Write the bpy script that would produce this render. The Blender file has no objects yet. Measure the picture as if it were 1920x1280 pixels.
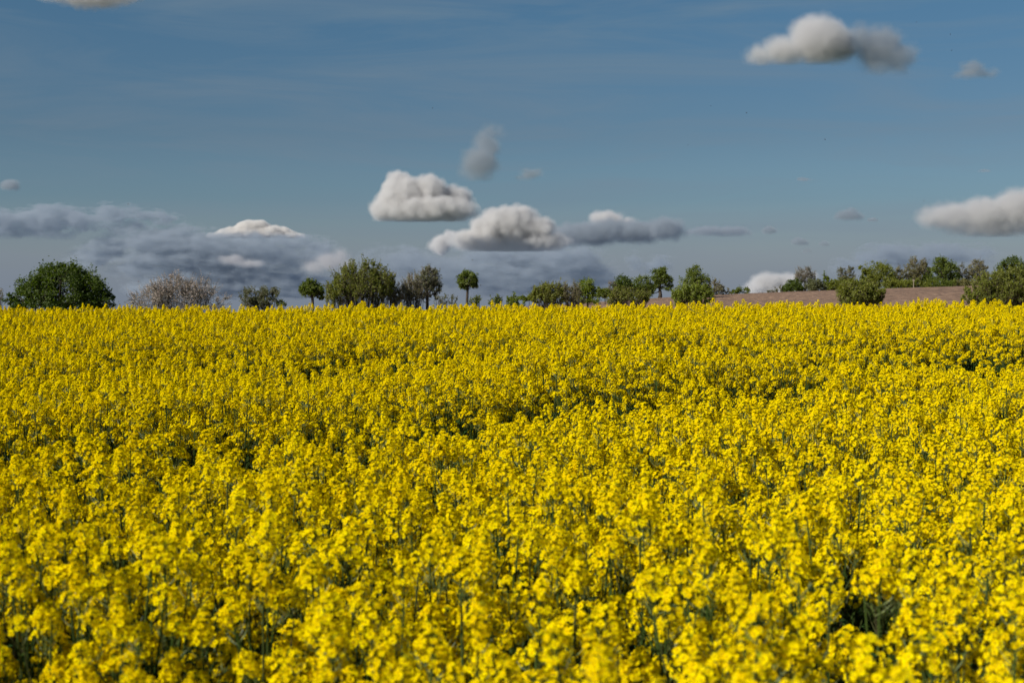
import bpy, math, random, os
import numpy as np
from mathutils import Vector, Matrix, noise as mnoise

random.seed(7)
rng = np.random.default_rng(7)
S = bpy.context.scene
COL = S.collection
R = math.radians

# ------------------------------------------------------------------ camera, sky, sun, exposure
F = 2667.0            # focal length in photo pixels (50 mm on 36 mm, 1920 px wide)
HOR = 576.0           # photo row of the true horizon
EYE = 1.95
PITCH = math.atan((HOR - 640) / F)      # negative: the camera looks slightly down
cam_d = bpy.data.cameras.new('camera')
cam = bpy.data.objects.new('camera', cam_d)
COL.objects.link(cam)
S.camera = cam
cam_d.sensor_width = 36
cam_d.lens = 50
cam_d.clip_start = 0.05
cam_d.clip_end = 120000
cam.location = (0, 0, EYE)
cam.rotation_euler = (R(90) + PITCH, 0, 0)
cam_d.dof.use_dof = True
cam_d.dof.focus_distance = 17.0
cam_d.dof.aperture_fstop = 5.0
cam_d.dof.aperture_blades = 9

SUN_DIR = Vector((-0.74, -0.52, 0.60)).normalized()     # towards the sun
sun_el = math.asin(SUN_DIR.z)
sun_az = math.atan2(SUN_DIR.x, SUN_DIR.y)
sd = bpy.data.lights.new('sun', 'SUN')
sd.energy = 5.0
sd.angle = R(0.5)
sd.color = (1.0, 0.93, 0.82)
sun = bpy.data.objects.new('sun', sd)
COL.objects.link(sun)
sun.rotation_euler = SUN_DIR.to_track_quat('Z', 'Y').to_euler()

S.view_settings.view_transform = 'Standard'
S.view_settings.look = 'None'
S.view_settings.gamma = 1
S.view_settings.exposure = 0.22
S.render.engine = 'CYCLES'
cy = S.cycles
cy.use_denoising = True
cy.use_adaptive_sampling = True
cy.adaptive_threshold = 0.02
cy.max_bounces = 6
cy.diffuse_bounces = 3
cy.transmission_bounces = 3
cy.transparent_max_bounces = 12
cy.volume_bounces = 4
cy.sample_clamp_indirect = 6
cy.volume_max_steps = 256


def nodes(tree, spec, links):
    """tiny node-graph builder: spec {name: (type, {prop: value}, {input: value})}"""
    N = {}
    for k, (t, props, ins) in spec.items():
        n = tree.nodes.new(t)
        for p, v in props.items():
            setattr(n, p, v)
        for i, v in ins.items():
            n.inputs[i].default_value = v
        N[k] = n
    for a, ao, b, bi in links:
        tree.links.new(N[a].outputs[ao], N[b].inputs[bi])
    return N


def ramp(n, stops):
    cr = n.color_ramp
    while len(cr.elements) > 1:
        cr.elements.remove(cr.elements[-1])
    cr.elements[0].position = stops[0][0]
    cr.elements[0].color = stops[0][1]
    for p, c in stops[1:]:
        cr.elements.new(p).color = c


W = bpy.data.worlds.new('World')
S.world = W
W.use_nodes = True
wt = W.node_tree
wt.nodes.clear()
SKY_STR = 0.0532
wn = nodes(wt, {
    'sky': ('ShaderNodeTexSky', dict(sky_type='NISHITA', sun_disc=False, sun_elevation=sun_el,
                                     sun_rotation=sun_az, altitude=200, air_density=1.0,
                                     dust_density=0.6, ozone_density=2.0), {}),
    'hs': ('ShaderNodeHueSaturation', {}, {'Saturation': 1.22, 'Value': 0.90}),
    'tc': ('ShaderNodeTexCoord', {}, {}),
    'sep': ('ShaderNodeSeparateXYZ', {}, {}),
    # thin veil of high cloud
    'map': ('ShaderNodeMapping', {}, {'Scale': (1.6, 1.6, 13.0), 'Rotation': (R(4), R(-5), 0)}),
    'n1': ('ShaderNodeTexNoise', {}, {'Scale': 2.6, 'Detail': 8.0, 'Roughness': 0.6, 'Distortion': 0.9}),
    'r1': ('ShaderNodeValToRGB', {}, {}),
    'mix1': ('ShaderNodeMix', dict(data_type='RGBA'), {}),
    # haze and grey cloud layers low over the horizon
    'hel': ('ShaderNodeMapRange', dict(interpolation_type='SMOOTHSTEP'), {1: 0.0, 2: 0.105, 3: 1.0, 4: 0.0}),
    'mixh': ('ShaderNodeMix', dict(data_type='RGBA'), {}),
    'bg': ('ShaderNodeBackground', {}, {'Strength': SKY_STR}),
    'out': ('ShaderNodeOutputWorld', {}, {}),
}, [
    ('sky', 0, 'hs', 'Color'), ('tc', 'Generated', 'sep', 0), ('tc', 'Generated', 'map', 0),
    ('map', 0, 'n1', 'Vector'), ('n1', 0, 'r1', 0), ('r1', 0, 'mix1', 0), ('hs', 0, 'mix1', 6),
    ('sep', 2, 'hel', 0),
    ('mix1', 2, 'mixh', 6), ('mixh', 2, 'bg', 'Color'), ('bg', 0, 'out', 0)])
ramp(wn['r1'], [(0.42, (0, 0, 0, 1)), (0.70, (0.32, 0.32, 0.32, 1))])
wn['mix1'].inputs[7].default_value = (4.1, 4.5, 5.0, 1)
wn['mixh'].inputs[7].default_value = (2.95, 3.45, 4.1, 1)
hm = wt.nodes.new('ShaderNodeMath'); hm.operation = 'MULTIPLY'; hm.inputs[1].default_value = 0.85
wt.links.new(wn['hel'].outputs[0], hm.inputs[0]); wt.links.new(hm.outputs[0], wn['mixh'].inputs[0])
# the sky's own colour by height, as the spring air showed it
tr = wt.nodes.new('ShaderNodeValToRGB')
ramp(tr, [(0.0, (.98, 1.03, 1.16, 1)), (0.035, (.98, 1.02, 1.15, 1)), (0.075, (.72, .85, 1.0, 1)), (0.118, (.75, .82, .90, 1)), (0.2, (.82, .96, .99, 1)), (0.4, (1, 1, 1, 1))])
tm = wt.nodes.new('ShaderNodeMix'); tm.data_type = 'RGBA'; tm.blend_type = 'MULTIPLY'; tm.inputs[0].default_value = 1
wt.links.new(wn['sep'].outputs[2], tr.inputs[0]); wt.links.new(wn['mixh'].outputs[2], tm.inputs[6]); wt.links.new(tr.outputs[0], tm.inputs[7])
wt.links.new(tm.outputs[2], wn['bg'].inputs['Color'])


# ------------------------------------------------------------------ helpers
def P(px, py, d):
    """the point seen at photo pixel (px, py) at distance d straight ahead"""
    u = (px - 960) / F
    v = (640 - py) / F
    c, s = math.cos(PITCH), math.sin(PITCH)
    fy = c - v * s
    fz = s + v * c
    return Vector((u / fy * d, d, EYE + fz / fy * d))


def tag(o, label=None, cat=None, group=None, kind=None):
    if label: o['label'] = label
    if cat: o['category'] = cat
    if group: o['group'] = group
    if kind: o['kind'] = kind
    return o


def empty(name, loc, label=None, cat=None, group=None):
    o = bpy.data.objects.new(name, None)
    COL.objects.link(o)
    o.location = loc
    o.empty_display_size = 0.1
    return tag(o, label, cat, group)


def mesh_from(name, V, polys, mats, midx=None, smooth=False):
    """V (n,3); polys: list of (k,m) arrays of same-size faces; midx: list of arrays"""
    me = bpy.data.meshes.new(name)
    V = np.asarray(V, dtype=np.float32).reshape(-1, 3)
    me.vertices.add(len(V))
    me.vertices.foreach_set('co', V.ravel())
    loops = np.concatenate([np.asarray(p, dtype=np.int32).ravel() for p in polys])
    sizes = np.concatenate([np.full(len(p), np.asarray(p).shape[1], dtype=np.int32) for p in polys])
    starts = np.concatenate([[0], np.cumsum(sizes)[:-1]]).astype(np.int32)
    me.loops.add(len(loops))
    me.loops.foreach_set('vertex_index', loops)
    me.polygons.add(len(sizes))
    me.polygons.foreach_set('loop_start', starts)
    if midx is not None:
        me.polygons.foreach_set('material_index', np.concatenate(midx).astype(np.int32))
    me.polygons.foreach_set('use_smooth', np.full(len(sizes), smooth, dtype=bool))
    for m in mats:
        me.materials.append(m)
    me.update(calc_edges=True)
    me.validate()
    return me


def link(name, me, parent=None):
    o = bpy.data.objects.new(name, me)
    COL.objects.link(o)
    if parent is not None:
        o.parent = parent
    return o


class Geo:
    """collects geometry: faces grouped by size with a material index"""
    def __init__(s):
        s.V = []; s.n = 0; s.P = {3: [], 4: []}; s.M = {3: [], 4: []}

    def add(s, V, faces, m=0):
        V = np.asarray(V, dtype=float).reshape(-1, 3)
        faces = np.asarray(faces, dtype=int)
        k = faces.shape[1]
        s.V.append(V); s.P[k].append(faces + s.n); s.M[k].append(np.full(len(faces), m)); s.n += len(V)

    def addgeo(s, g, mat=None):
        V = np.concatenate(g.V)
        if mat is not None:
            m = np.array(mat)
            V = V @ m[:3, :3].T + m[:3, 3]
        s.V.append(V)
        for k in (3, 4):
            for p, q in zip(g.P[k], g.M[k]):
                s.P[k].append(p + s.n); s.M[k].append(q)
        s.n += len(V)

    def build(s, name, mats, smooth=False):
        ps, ms = [], []
        for k in (3, 4):
            if s.P[k]:
                ps.append(np.concatenate(s.P[k])); ms.append(np.concatenate(s.M[k]))
        return mesh_from(name, np.concatenate(s.V), ps, mats, ms, smooth)


def tubes(paths, radii, sides=4):
    """paths (n,k,3), radii (n,k) -> verts, quads of n tapered tubes at once"""
    paths = np.asarray(paths, float); radii = np.asarray(radii, float)
    n, k, _ = paths.shape
    T = np.gradient(paths, axis=1)
    T /= np.linalg.norm(T, axis=2, keepdims=True) + 1e-9
    ref = np.where(np.abs(T[..., 2:3]) > 0.9, np.array([1., 0, 0]), np.array([0, 0, 1.]))
    A = np.cross(T, ref); A /= np.linalg.norm(A, axis=2, keepdims=True) + 1e-9
    B = np.cross(T, A)
    a = np.arange(sides) * 2 * math.pi / sides
    V = paths[:, :, None, :] + radii[:, :, None, None] * (A[:, :, None, :] * np.cos(a)[None, None, :, None] + B[:, :, None, :] * np.sin(a)[None, None, :, None])
    V = V.reshape(-1, 3)
    i = np.arange(n)[:, None, None] * k * sides
    j = np.arange(k - 1)[None, :, None] * sides
    q = np.arange(sides)[None, None, :]
    q2 = (q + 1) % sides
    f = np.stack([i + j + q, i + j + q2, i + j + sides + q2, i + j + sides + q], axis=-1).reshape(-1, 4)
    return V, f


def bez(p0, p1, p2, k):
    t = np.linspace(0, 1, k)[None, :, None]
    return (1 - t) ** 2 * p0[:, None] + 2 * t * (1 - t) * p1[:, None] + t ** 2 * p2[:, None]


def smooth(t):
    t = np.clip(t, 0, 1)
    return t * t * (3 - 2 * t)


# ------------------------------------------------------------------ materials
def leaf_mat(name, cols, rough=0.6, trans=0.35, tcol=None, gloss=0.06, scale=None):
    m = bpy.data.materials.new(name); m.use_nodes = True
    t = m.node_tree; t.nodes.clear()
    N = nodes(t, {
        'geo': ('ShaderNodeNewGeometry', {}, {}),
        'oi': ('ShaderNodeObjectInfo', {}, {}),
        'add': ('ShaderNodeMath', dict(operation='MULTIPLY_ADD'), {1: 0.25, 2: 0.0}),
        'sum': ('ShaderNodeMath', dict(operation='MULTIPLY_ADD'), {1: 0.75}),
        'r': ('ShaderNodeValToRGB', {}, {}),
        'd': ('ShaderNodeBsdfDiffuse', {}, {'Roughness': 0.5}),
        'tr': ('ShaderNodeBsdfTranslucent', {}, {}),
        'mx': ('ShaderNodeMixShader', {}, {0: trans}),
        'gl': ('ShaderNodeBsdfGlossy', {}, {'Roughness': rough, 'Color': (1, 1, 1, 1)}),
        'mg': ('ShaderNodeMixShader', {}, {0: gloss}),
        'hs': ('ShaderNodeHueSaturation', {}, {'Saturation': 1.15, 'Value': 1.25}),
        'o': ('ShaderNodeOutputMaterial', {}, {})},
        [('oi', 'Random', 'add', 0), ('geo', 'Random Per Island', 'sum', 0), ('add', 0, 'sum', 2), ('sum', 0, 'r', 0),
         ('r', 0, 'd', 0), ('r', 0, 'hs', 'Color'), ('hs', 0, 'tr', 0), ('d', 0, 'mx', 1), ('tr', 0, 'mx', 2),
         ('mx', 0, 'mg', 1), ('gl', 0, 'mg', 2), ('mg', 0, 'o', 0)])
    k = len(cols)
    ramp(N['r'], [(i / (k - 1) if k > 1 else 0, (*c, 1)) for i, c in enumerate(cols)])
    return m


def rough_mat(name, c1, c2, scale, rough=0.9, bump=0.3, detail=6, c3=None):
    m = bpy.data.materials.new(name); m.use_nodes = True
    t = m.node_tree; t.nodes.clear()
    N = nodes(t, {
        'tc': ('ShaderNodeTexCoord', {}, {}),
        'n': ('ShaderNodeTexNoise', {}, {'Scale': scale, 'Detail': detail, 'Roughness': 0.65}),
        'r': ('ShaderNodeValToRGB', {}, {}),
        'b': ('ShaderNodeBsdfPrincipled', {}, {'Roughness': rough}),
        'bp': ('ShaderNodeBump', {}, {'Strength': bump, 'Distance': 0.5 / scale}),
        'o': ('ShaderNodeOutputMaterial', {}, {})},
        [('tc', 'Object', 'n', 0), ('n', 0, 'r', 0), ('r', 0, 'b', 'Base Color'), ('n', 0, 'bp', 'Height'),
         ('bp', 0, 'b', 'Normal'), ('b', 0, 'o', 0)])
    st = [(0.3, (*c1, 1)), (0.7, (*c2, 1))]
    if c3: st.append((0.85, (*c3, 1)))
    ramp(N['r'], st)
    N['b'].inputs['Specular IOR Level'].default_value = 0.2
    return m


M_petal = leaf_mat('petal', [(0.84, 0.605, 0.001), (0.87, 0.71, 0.001), (0.88, 0.785, 0.002)], trans=0.32, gloss=0.0)
M_bud = leaf_mat('bud', [(0.24, 0.29, 0.02), (0.46, 0.45, 0.012)], trans=0.15, gloss=0.0)
M_stamen = leaf_mat('stamen', [(0.50, 0.34, 0.005), (0.60, 0.45, 0.01)], trans=0.1, gloss=0.0)
M_stalk = leaf_mat('stalk', [(0.028, 0.055, 0.012), (0.050, 0.080, 0.018), (0.058, 0.045, 0.028)], trans=0.0, gloss=0.0)
M_pod = leaf_mat('seed_pod', [(0.10, 0.16, 0.03), (0.16, 0.20, 0.04)], trans=0.15)
M_rleaf = leaf_mat('rapeseed_leaf', [(0.022, 0.052, 0.014), (0.036, 0.078, 0.020), (0.055, 0.10, 0.026)], trans=0.25, gloss=0.004)
M_soil = rough_mat('soil', (0.03, 0.022, 0.014), (0.07, 0.05, 0.034), 14, bump=0.6)

# ------------------------------------------------------------------ terrain
RX = np.array([-600, -60, -30, -8, 10, 45, 71, 97, 126, 200, 400])
RZ = np.array([-3.6, -3.4, -2.4, 1.6, 2.5, 4.75, 5.75, 6.55, 7.4, 8.5, 9.0])


def ground(x, y):
    x = np.asarray(x, float); y = np.asarray(y, float)
    near = 0.64 * smooth((y - 7.5) / 18.5) + 0.0050 * np.clip(x, -12, 12) * smooth(y / 20)
    far = near - 0.05 * np.clip(y - 27, 0, 83) - 0.0
    ridge = np.interp(x / np.clip(y, 60, 500) * 350, RX, RZ)
    base = far
    t = smooth((y - 130) / 215)
    z = base * (1 - t) + ridge * t
    return z - 0.012 * np.clip(y - 385, 0, 1000) - 0.002 * np.clip(y - 1400, 0, 8000)


def grid_mesh(name, xs, ys, zf, mat, sm=True):
    X, Y = np.meshgrid(xs, ys)
    Z = zf(X, Y)
    V = np.stack([X, Y, Z], -1).reshape(-1, 3)
    nx, ny = len(xs), len(ys)
    i = np.arange(ny - 1)[:, None] * nx + np.arange(nx - 1)[None, :]
    f = np.stack([i, i + 1, i + nx + 1, i + nx], -1).reshape(-1, 4)
    return mesh_from(name, V, [f], [mat], None, sm)


M_ground = rough_mat('meadow', (0.045, 0.065, 0.022), (0.09, 0.10, 0.04), 0.12, c3=(0.12, 0.10, 0.06))
gxs = np.concatenate([[-9000, -4000, -1800, -900], np.linspace(-450, -40, 42), np.linspace(-36, 36, 73), np.linspace(40, 450, 42), [900, 1800, 4000, 9000]])
gys = np.concatenate([[-400, -60, -20], np.linspace(-8, 44, 105), np.linspace(48, 480, 109), [520, 600, 800, 1200, 2000, 4000, 9000]])
g_ob = link('ground', grid_mesh('ground', gxs, gys, ground, M_ground))
tag(g_ob, kind='structure')
# bare soil the rapeseed grows in
link_ob = link('field_soil', grid_mesh('field_soil', np.linspace(-24, 24, 97), np.linspace(-6, 40, 93), lambda x, y: ground(x, y) + 0.012, M_soil))
tag(link_ob, kind='structure')


def ploughed_material():
    m = bpy.data.materials.new('ploughed_soil'); m.use_nodes = True
    t = m.node_tree; t.nodes.clear()
    N = nodes(t, {
        'tc': ('ShaderNodeTexCoord', {}, {}),
        'mp': ('ShaderNodeMapping', {}, {'Scale': (0.5, 0.12, 0.5)}),
        'n': ('ShaderNodeTexNoise', {}, {'Scale': 2.2, 'Detail': 8, 'Roughness': 0.7}),
        'n2': ('ShaderNodeTexNoise', {}, {'Scale': 0.04, 'Detail': 3}),
        'r': ('ShaderNodeValToRGB', {}, {}),
        'r2': ('ShaderNodeValToRGB', {}, {}),
        'mx': ('ShaderNodeMix', dict(data_type='RGBA', blend_type='MULTIPLY'), {0: 1.0}),
        'b': ('ShaderNodeBsdfPrincipled', {}, {'Roughness': 0.95}),
        'bp': ('ShaderNodeBump', {}, {'Strength': 0.8, 'Distance': 0.35}),
        'o': ('ShaderNodeOutputMaterial', {}, {})},
        [('tc', 'Object', 'mp', 0), ('mp', 0, 'n', 0), ('tc', 'Object', 'n2', 0), ('n', 0, 'r', 0), ('n2', 0, 'r2', 0),
         ('r', 0, 'mx', 6), ('r2', 0, 'mx', 7), ('mx', 2, 'b', 'Base Color'), ('n', 0, 'bp', 'Height'), ('bp', 0, 'b', 'Normal'), ('b', 0, 'o', 0)])
    ramp(N['r'], [(0.32, (0.10, 0.062, 0.040, 1)), (0.5, (0.215, 0.13, 0.082, 1)), (0.68, (0.36, 0.235, 0.155, 1))])
    ramp(N['r2'], [(0.35, (0.82, 0.82, 0.82, 1)), (0.65, (1, 1, 1, 1))])
    return m


pl = link('ploughed_field', grid_mesh('ploughed_field', np.linspace(-40, 330, 186), np.linspace(120, 352, 117), lambda x, y: ground(x, y) + 0.03, ploughed_material()))
tag(pl, kind='structure')


# ------------------------------------------------------------------ rapeseed plants
def flower_geo(r):
    """one cross-shaped flower, four spoon petals, facing +z"""
    g = Geo()
    for k in range(4):
        a = k * math.pi / 2 + random.uniform(-.18, .18)
        rr = 0.0090 * random.uniform(.85, 1.12) * r
        up = random.uniform(-.1, .45)
        rows = [(0.10, .0012), (0.48, .0038), (0.84, .0050), (1.0, .0026)]
        V = []
        for t, w in rows:
            z = up * rr * t * t + (0.0008 if 0.3 < t < .9 else 0)
            for sgn in (-1, 1):
                x, y = rr * t, sgn * w * r
                V.append((x * math.cos(a) - y * math.sin(a), x * math.sin(a) + y * math.cos(a), z + (0.0008 if t > .9 else 0)))
        g.add(V, [(0, 1, 3, 2), (2, 3, 5, 4), (4, 5, 7, 6)], 0)
    h = 0.0035 * r
    g.add([(h, 0, .001), (0, h, .001), (-h, 0, .001), (0, -h, .001), (0, 0, .005 * r)], [(0, 1, 4), (1, 2, 4), (2, 3, 4), (3, 0, 4)], 2)
    return g


def ellipsoid(c, ax, r, l):
    """small 4-sided bud from base c along ax"""
    ax = Vector(ax).normalized(); u = ax.orthogonal().normalized(); v = ax.cross(u)
    c = Vector(c); V = [c]
    for t in (0.35, 0.75):
        for k in range(4):
            a = k * math.pi / 2
            V.append(c + ax * l * t + (u * math.cos(a) + v * math.sin(a)) * r * (1 if t < .5 else .8))
    V.append(c + ax * l)
    q = [(1 + k, 1 + (k + 1) % 4, 5 + (k + 1) % 4, 5 + k) for k in range(4)]
    t = [(0, 1 + (k + 1) % 4, 1 + k) for k in range(4)] + [(9, 5 + k, 5 + (k + 1) % 4) for k in range(4)]
    return V, q, t


def raceme_geo(L, n, wide=1.0):
    """flower head: base at origin, axis +z, L metres of open flowers under a dome of buds"""
    g = Geo()
    bend = Vector((random.uniform(-.1, .1), random.uniform(-.1, .1), 0))
    ax = lambda t: Vector((bend.x * L * t * t, bend.y * L * t * t, L * t))
    pts = np.array([[ax(t) for t in np.linspace(-0.15, 1.04, 6)]])
    V, f = tubes(pts, np.linspace(.0022, .0012, 6)[None], 4)
    g.add(V, f, 3)
    ped = []
    for i in range(n):
        t = (i + random.random()) / n
        t = t ** 0.85
        a = i * 2.39996 + random.uniform(-.4, .4)
        th = R(88 - 60 * t ** 2.2 + random.uniform(-16, 16))
        l = (0.026 - 0.012 * t ** 2.5) * random.uniform(.7, 1.2) * wide
        d = Vector((math.sin(th) * math.cos(a), math.sin(th) * math.sin(a), math.cos(th)))
        b = ax(t); e = b + d * l
        ped.append([b, b + d * l * .5 - Vector((0, 0, .001)), e])
        face = (d + Vector((random.uniform(-.45, .45), random.uniform(-.45, .45), random.uniform(-.1, .6)))).normalized()
        q = face.to_track_quat('Z', 'Y').to_matrix().to_4x4()
        fg = flower_geo(random.uniform(.85, 1.2) * (1.0 - .25 * t ** 3))
        g.addgeo(fg, Matrix.Translation(e) @ q @ Matrix.Rotation(random.uniform(0, 6.3), 4, 'Z'))
    V, f = tubes(np.array(ped), np.full((len(ped), 3), .0007), 3)
    g.add(V, f, 3)
    for i in range(22):
        a = i * 2.39996; th = R(6 + 70 * (i / 22))
        d = Vector((math.sin(th) * math.cos(a), math.sin(th) * math.sin(a), math.cos(th)))
        V, q, tt = ellipsoid(ax(1.02) + d * .006, d, .0024, .0075)
        g.add(V, q, 1); g.add(V, tt, 1)
    for i in range(random.randint(3, 7)):         # young pods below the flowers
        a = random.uniform(0, 6.3); z = -random.uniform(.01, .07)
        d = Vector((math.cos(a) * .75, math.sin(a) * .75, .55)).normalized()
        b = Vector((0, 0, z)); l = random.uniform(.03, .055)
        V, f = tubes(np.array([[b, b + d * l * .5, b + d * l + Vector((0, 0, l * .25))]]), np.array([[.0008, .0016, .0005]]), 3)
        g.add(V, f, 4)
    return g


HEAD_MATS = [M_petal, M_bud, M_stamen, M_stalk, M_pod]
N_HEAD = 12
heads = []
for i in range(N_HEAD):
    L = [0.018, 0.024, 0.028, 0.034, 0.038, 0.044, 0.050, 0.058, 0.070, 0.10, 0.024, 0.014][i]
    heads.append(raceme_geo(L, int(15 + L * 380), random.uniform(1.0, 1.4)))
head_me = [g.build('flower_head', HEAD_MATS) for g in heads]


def leaf_geo(p, d, l, w):
    """lobed, drooping rapeseed leaf"""
    d = Vector(d).normalized(); side = d.cross(Vector((0, 0, 1))).normalized()
    V = []
    for t, ww, dz in ((0, .15, 0), (.25, .55, .10), (.45, .40, .12), (.7, 1.0, .04), (.9, .6, -.12), (1.0, .1, -.22)):
        c = Vector(p) + d * l * t + Vector((0, 0, dz * l))
        V += [c - side * w * ww * .5 + Vector((0, 0, .12 * w)), c, c + side * w * ww * .5 + Vector((0, 0, .12 * w))]
    f = []
    for i in range(5):
        f += [(i * 3, i * 3 + 1, i * 3 + 4, i * 3 + 3), (i * 3 + 1, i * 3 + 2, i * 3 + 5, i * 3 + 4)]
    return V, f


def plant_spec(seed):
    """returns (head placements [(head id, matrix)], stem Geo, leaf Geo)"""
    random.seed(seed)
    H = 1.20
    st, lf, hd = Geo(), Geo(), []
    top = Vector((random.uniform(-.05, .05), random.uniform(-.05, .05), H))
    main = np.array([[Vector((0, 0, -.03)), Vector((top.x * .1, top.y * .1, H * .35)), Vector((top.x * .5, top.y * .5, H * .7)), top]])
    V, f = tubes(main, np.array([[.0085, .0068, .0045, .0024]]), 5)
    st.add(V, f, 0)

    def put(p, d, k):
        q = Vector(d).normalized().to_track_quat('Z', 'Y').to_matrix().to_4x4()
        s = random.uniform(1.0, 1.15) if random.random() < .18 else random.uniform(.74, .96)
        hd.append((k, Matrix.Translation(p) @ q @ Matrix.Rotation(random.uniform(0, 6.3), 4, 'Z') @ Matrix.Scale(s, 4)))
    put(top, (random.uniform(-.1, .1), random.uniform(-.1, .1), 1), random.choice([5, 6, 7, 8, 9, 9]))
    nb = random.randint(5, 7)
    for i in range(nb):
        a = i * 2.4 + random.uniform(-.5, .5)
        z0 = random.uniform(.45, .95) * H * .9
        k = random.choice([0, 1, 2, 3, 4, 5, 6, 10, 11])
        zt = H - random.uniform(.0, .34)
        z0 = min(z0, zt - .16)
        rr = random.uniform(.05, .17)
        b = Vector((top.x * z0 / H * .6, top.y * z0 / H * .6, z0))
        e = Vector((math.cos(a) * rr + b.x, math.sin(a) * rr + b.y, zt))
        m = Vector((math.cos(a) * rr * .75 + b.x, math.sin(a) * rr * .75 + b.y, z0 + (zt - z0) * .4))
        V, f = tubes(bez(np.array([b]), np.array([m]), np.array([e]), 5), np.linspace(.004, .0019, 5)[None], 4)
        st.add(V, f, 0)
        put(e, (math.cos(a) * .2, math.sin(a) * .2, 1), k)
        V, f = leaf_geo(b, (math.cos(a), math.sin(a), .35), random.uniform(.07, .13), random.uniform(.018, .03))
        lf.add(V, f, 0)
        if random.random() < .7:      # a small second-order side head
            a2 = a + random.choice([-1, 1]) * random.uniform(.6, 1.3)
            e2 = m + Vector((math.cos(a2) * .05, math.sin(a2) * .05, random.uniform(.08, .16)))
            V, f = tubes(bez(np.array([m]), np.array([(m + e2) / 2 + Vector((math.cos(a2) * .02, math.sin(a2) * .02, 0))]), np.array([e2]), 4), np.linspace(.0026, .0015, 4)[None], 3)
            st.add(V, f, 0)
            put(e2, (math.cos(a2) * .3, math.sin(a2) * .3, 1), random.choice([11, 0, 1]))
    for i in range(9):
        a = i * 2.4 + random.uniform(-.6, .6); z = random.uniform(.12, .78)
        V, f = leaf_geo((0, 0, z), (math.cos(a), math.sin(a), random.uniform(.2, .7)), random.uniform(.12, .24) * (1.2 - z * .6), random.uniform(.045, .08) * (1.25 - z))
        lf.add(V, f, 0)
    return hd, st, lf


N_SPEC = 14
specs = [plant_spec(100 + i) for i in range(N_SPEC)]
random.seed(11)


def in_view_half(y):
    return 0.36 * y


# plant positions: jittered grid
SP = 0.176
pts = []
ys = np.arange(-1.4, 33.5, SP)
for j, y in enumerate(ys):
    hw = 0.385 * max(y, 0) + 1.6
    n = int(hw * 2 / SP)
    x = -hw + (np.arange(n) + .5 * (j % 2)) * SP
    x = x + rng.uniform(-.5, .5, n) * SP
    yy = y + rng.uniform(-.5, .5, n) * SP
    pts.append(np.stack([x, yy], -1))
pts = np.concatenate(pts)
pts = pts[np.hypot(pts[:, 0], pts[:, 1]) > 0.45]
px_, py_ = pts[:, 0], pts[:, 1]
hs = np.array([1.0 + .055 * mnoise.noise((x * .55, y * .55, 3.1)) * 1.6 + .05 * mnoise.noise((x * 1.7, y * 1.7, 9.1)) for x, y in pts])
hs *= rng.normal(1.0, .045, len(pts)).clip(.86, 1.08)
keep = np.ones(len(pts), bool)


def strip(x0, y0, x1, y1, w, low, gone, xa=-99, xb=99):
    """a wheel track pressed through the crop: shorter, thinner plants"""
    global hs, keep
    d = np.array([x1 - x0, y1 - y0]); L = np.hypot(*d); d = d / L
    wob = np.array([.18 * mnoise.noise((a * .5, b * .5, 21.)) for a, b in pts])
    q = (px_ - x0) * -d[1] + (py_ - y0) * d[0] + wob
    ms = np.array([mnoise.noise((a * .9, b * .9, 40. + w)) for a, b in pts])
    k = np.exp(-(q / w) ** 4) * ((px_ > xa) & (px_ < xb)) * np.clip(1.0 + 1.1 * ms, .25, 1)
    hs = hs * (1 - low * k)
    keep &= rng.random(len(pts)) > gone * k


strip(-2.4, 8.1, 5.0, 15.2, .88, .45, .93, xb=2.6)
strip(-2.4, 8.1, 5.0, 15.2, .50, .30, .65, xa=2.6)
strip(-4.8, 15.6, 1.8, 16.2, .75, .40, .80)
for (cx, cyy, r, low, gone) in ((-1.2, 8.6, .4, .10, .4), (2.4, 12.6, .7, .12, .4), (-2.2, 12.8, 1.2, .12, .35),
                                (-1.6, 14.6, .7, .12, .4), (.1, 3.3, .3, .08, .3), (-.7, 3.0, .3, .1, .3), (.75, 2.9, .3, .1, .35), (1.3, 4.3, .4, .08, .3),
                                (4.4, 13.5, .7, .1, .4)):
    k = np.exp(-((px_ - cx) ** 2 + ((py_ - cyy) * 1.1) ** 2) / r ** 2)
    hs = hs * (1 - low * k)
    keep &= rng.random(len(pts)) > gone * k
gap = np.array([mnoise.noise((a * 2.1, b * 1.5, 77.)) for a, b in pts])
keep &= ~((gap > .28) & (rng.random(len(pts)) < .8))
px_, py_, hs = px_[keep], py_[keep], hs[keep]
n = len(px_)
pz_ = ground(px_, py_)
var = rng.integers(0, N_SPEC, n)
rot = np.stack([rng.normal(.0, .05, n), rng.normal(.03, .05, n), rng.uniform(0, 6.283, n)], -1)
xy_sc = rng.uniform(.9, 1.15, n)
# which 300 show largest: the nearest ones whose heads are inside the frame
inframe = (np.abs(px_) < 0.365 * py_ + .05) & (py_ > 1.62)
order = np.argsort(np.where(inframe, np.hypot(px_, py_), 1e9))
hero = order[:300]
is_hero = np.zeros(n, bool); is_hero[hero] = True

stem_me = [s[1].build('stem', [M_stalk]) for s in specs]
leaf_me = [s[2].build('foliage', [M_rleaf]) for s in specs]
protos = []


def build_plant(k):
    root = empty('rapeseed_plant', (0, 0, 0), None, 'rapeseed plant', 'rapeseed plants in the foreground')
    link('stem', stem_me[k], root)
    link('foliage', leaf_me[k], root)
    for hid, mat in specs[k][0]:
        o = link('flower_head', head_me[hid], root)
        o.matrix_local = mat
    return root


def place(root, i):
    root.location = (px_[i], py_[i], pz_[i])
    root.rotation_euler = rot[i]
    root.scale = (xy_sc[i], xy_sc[i], hs[i])


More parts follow.
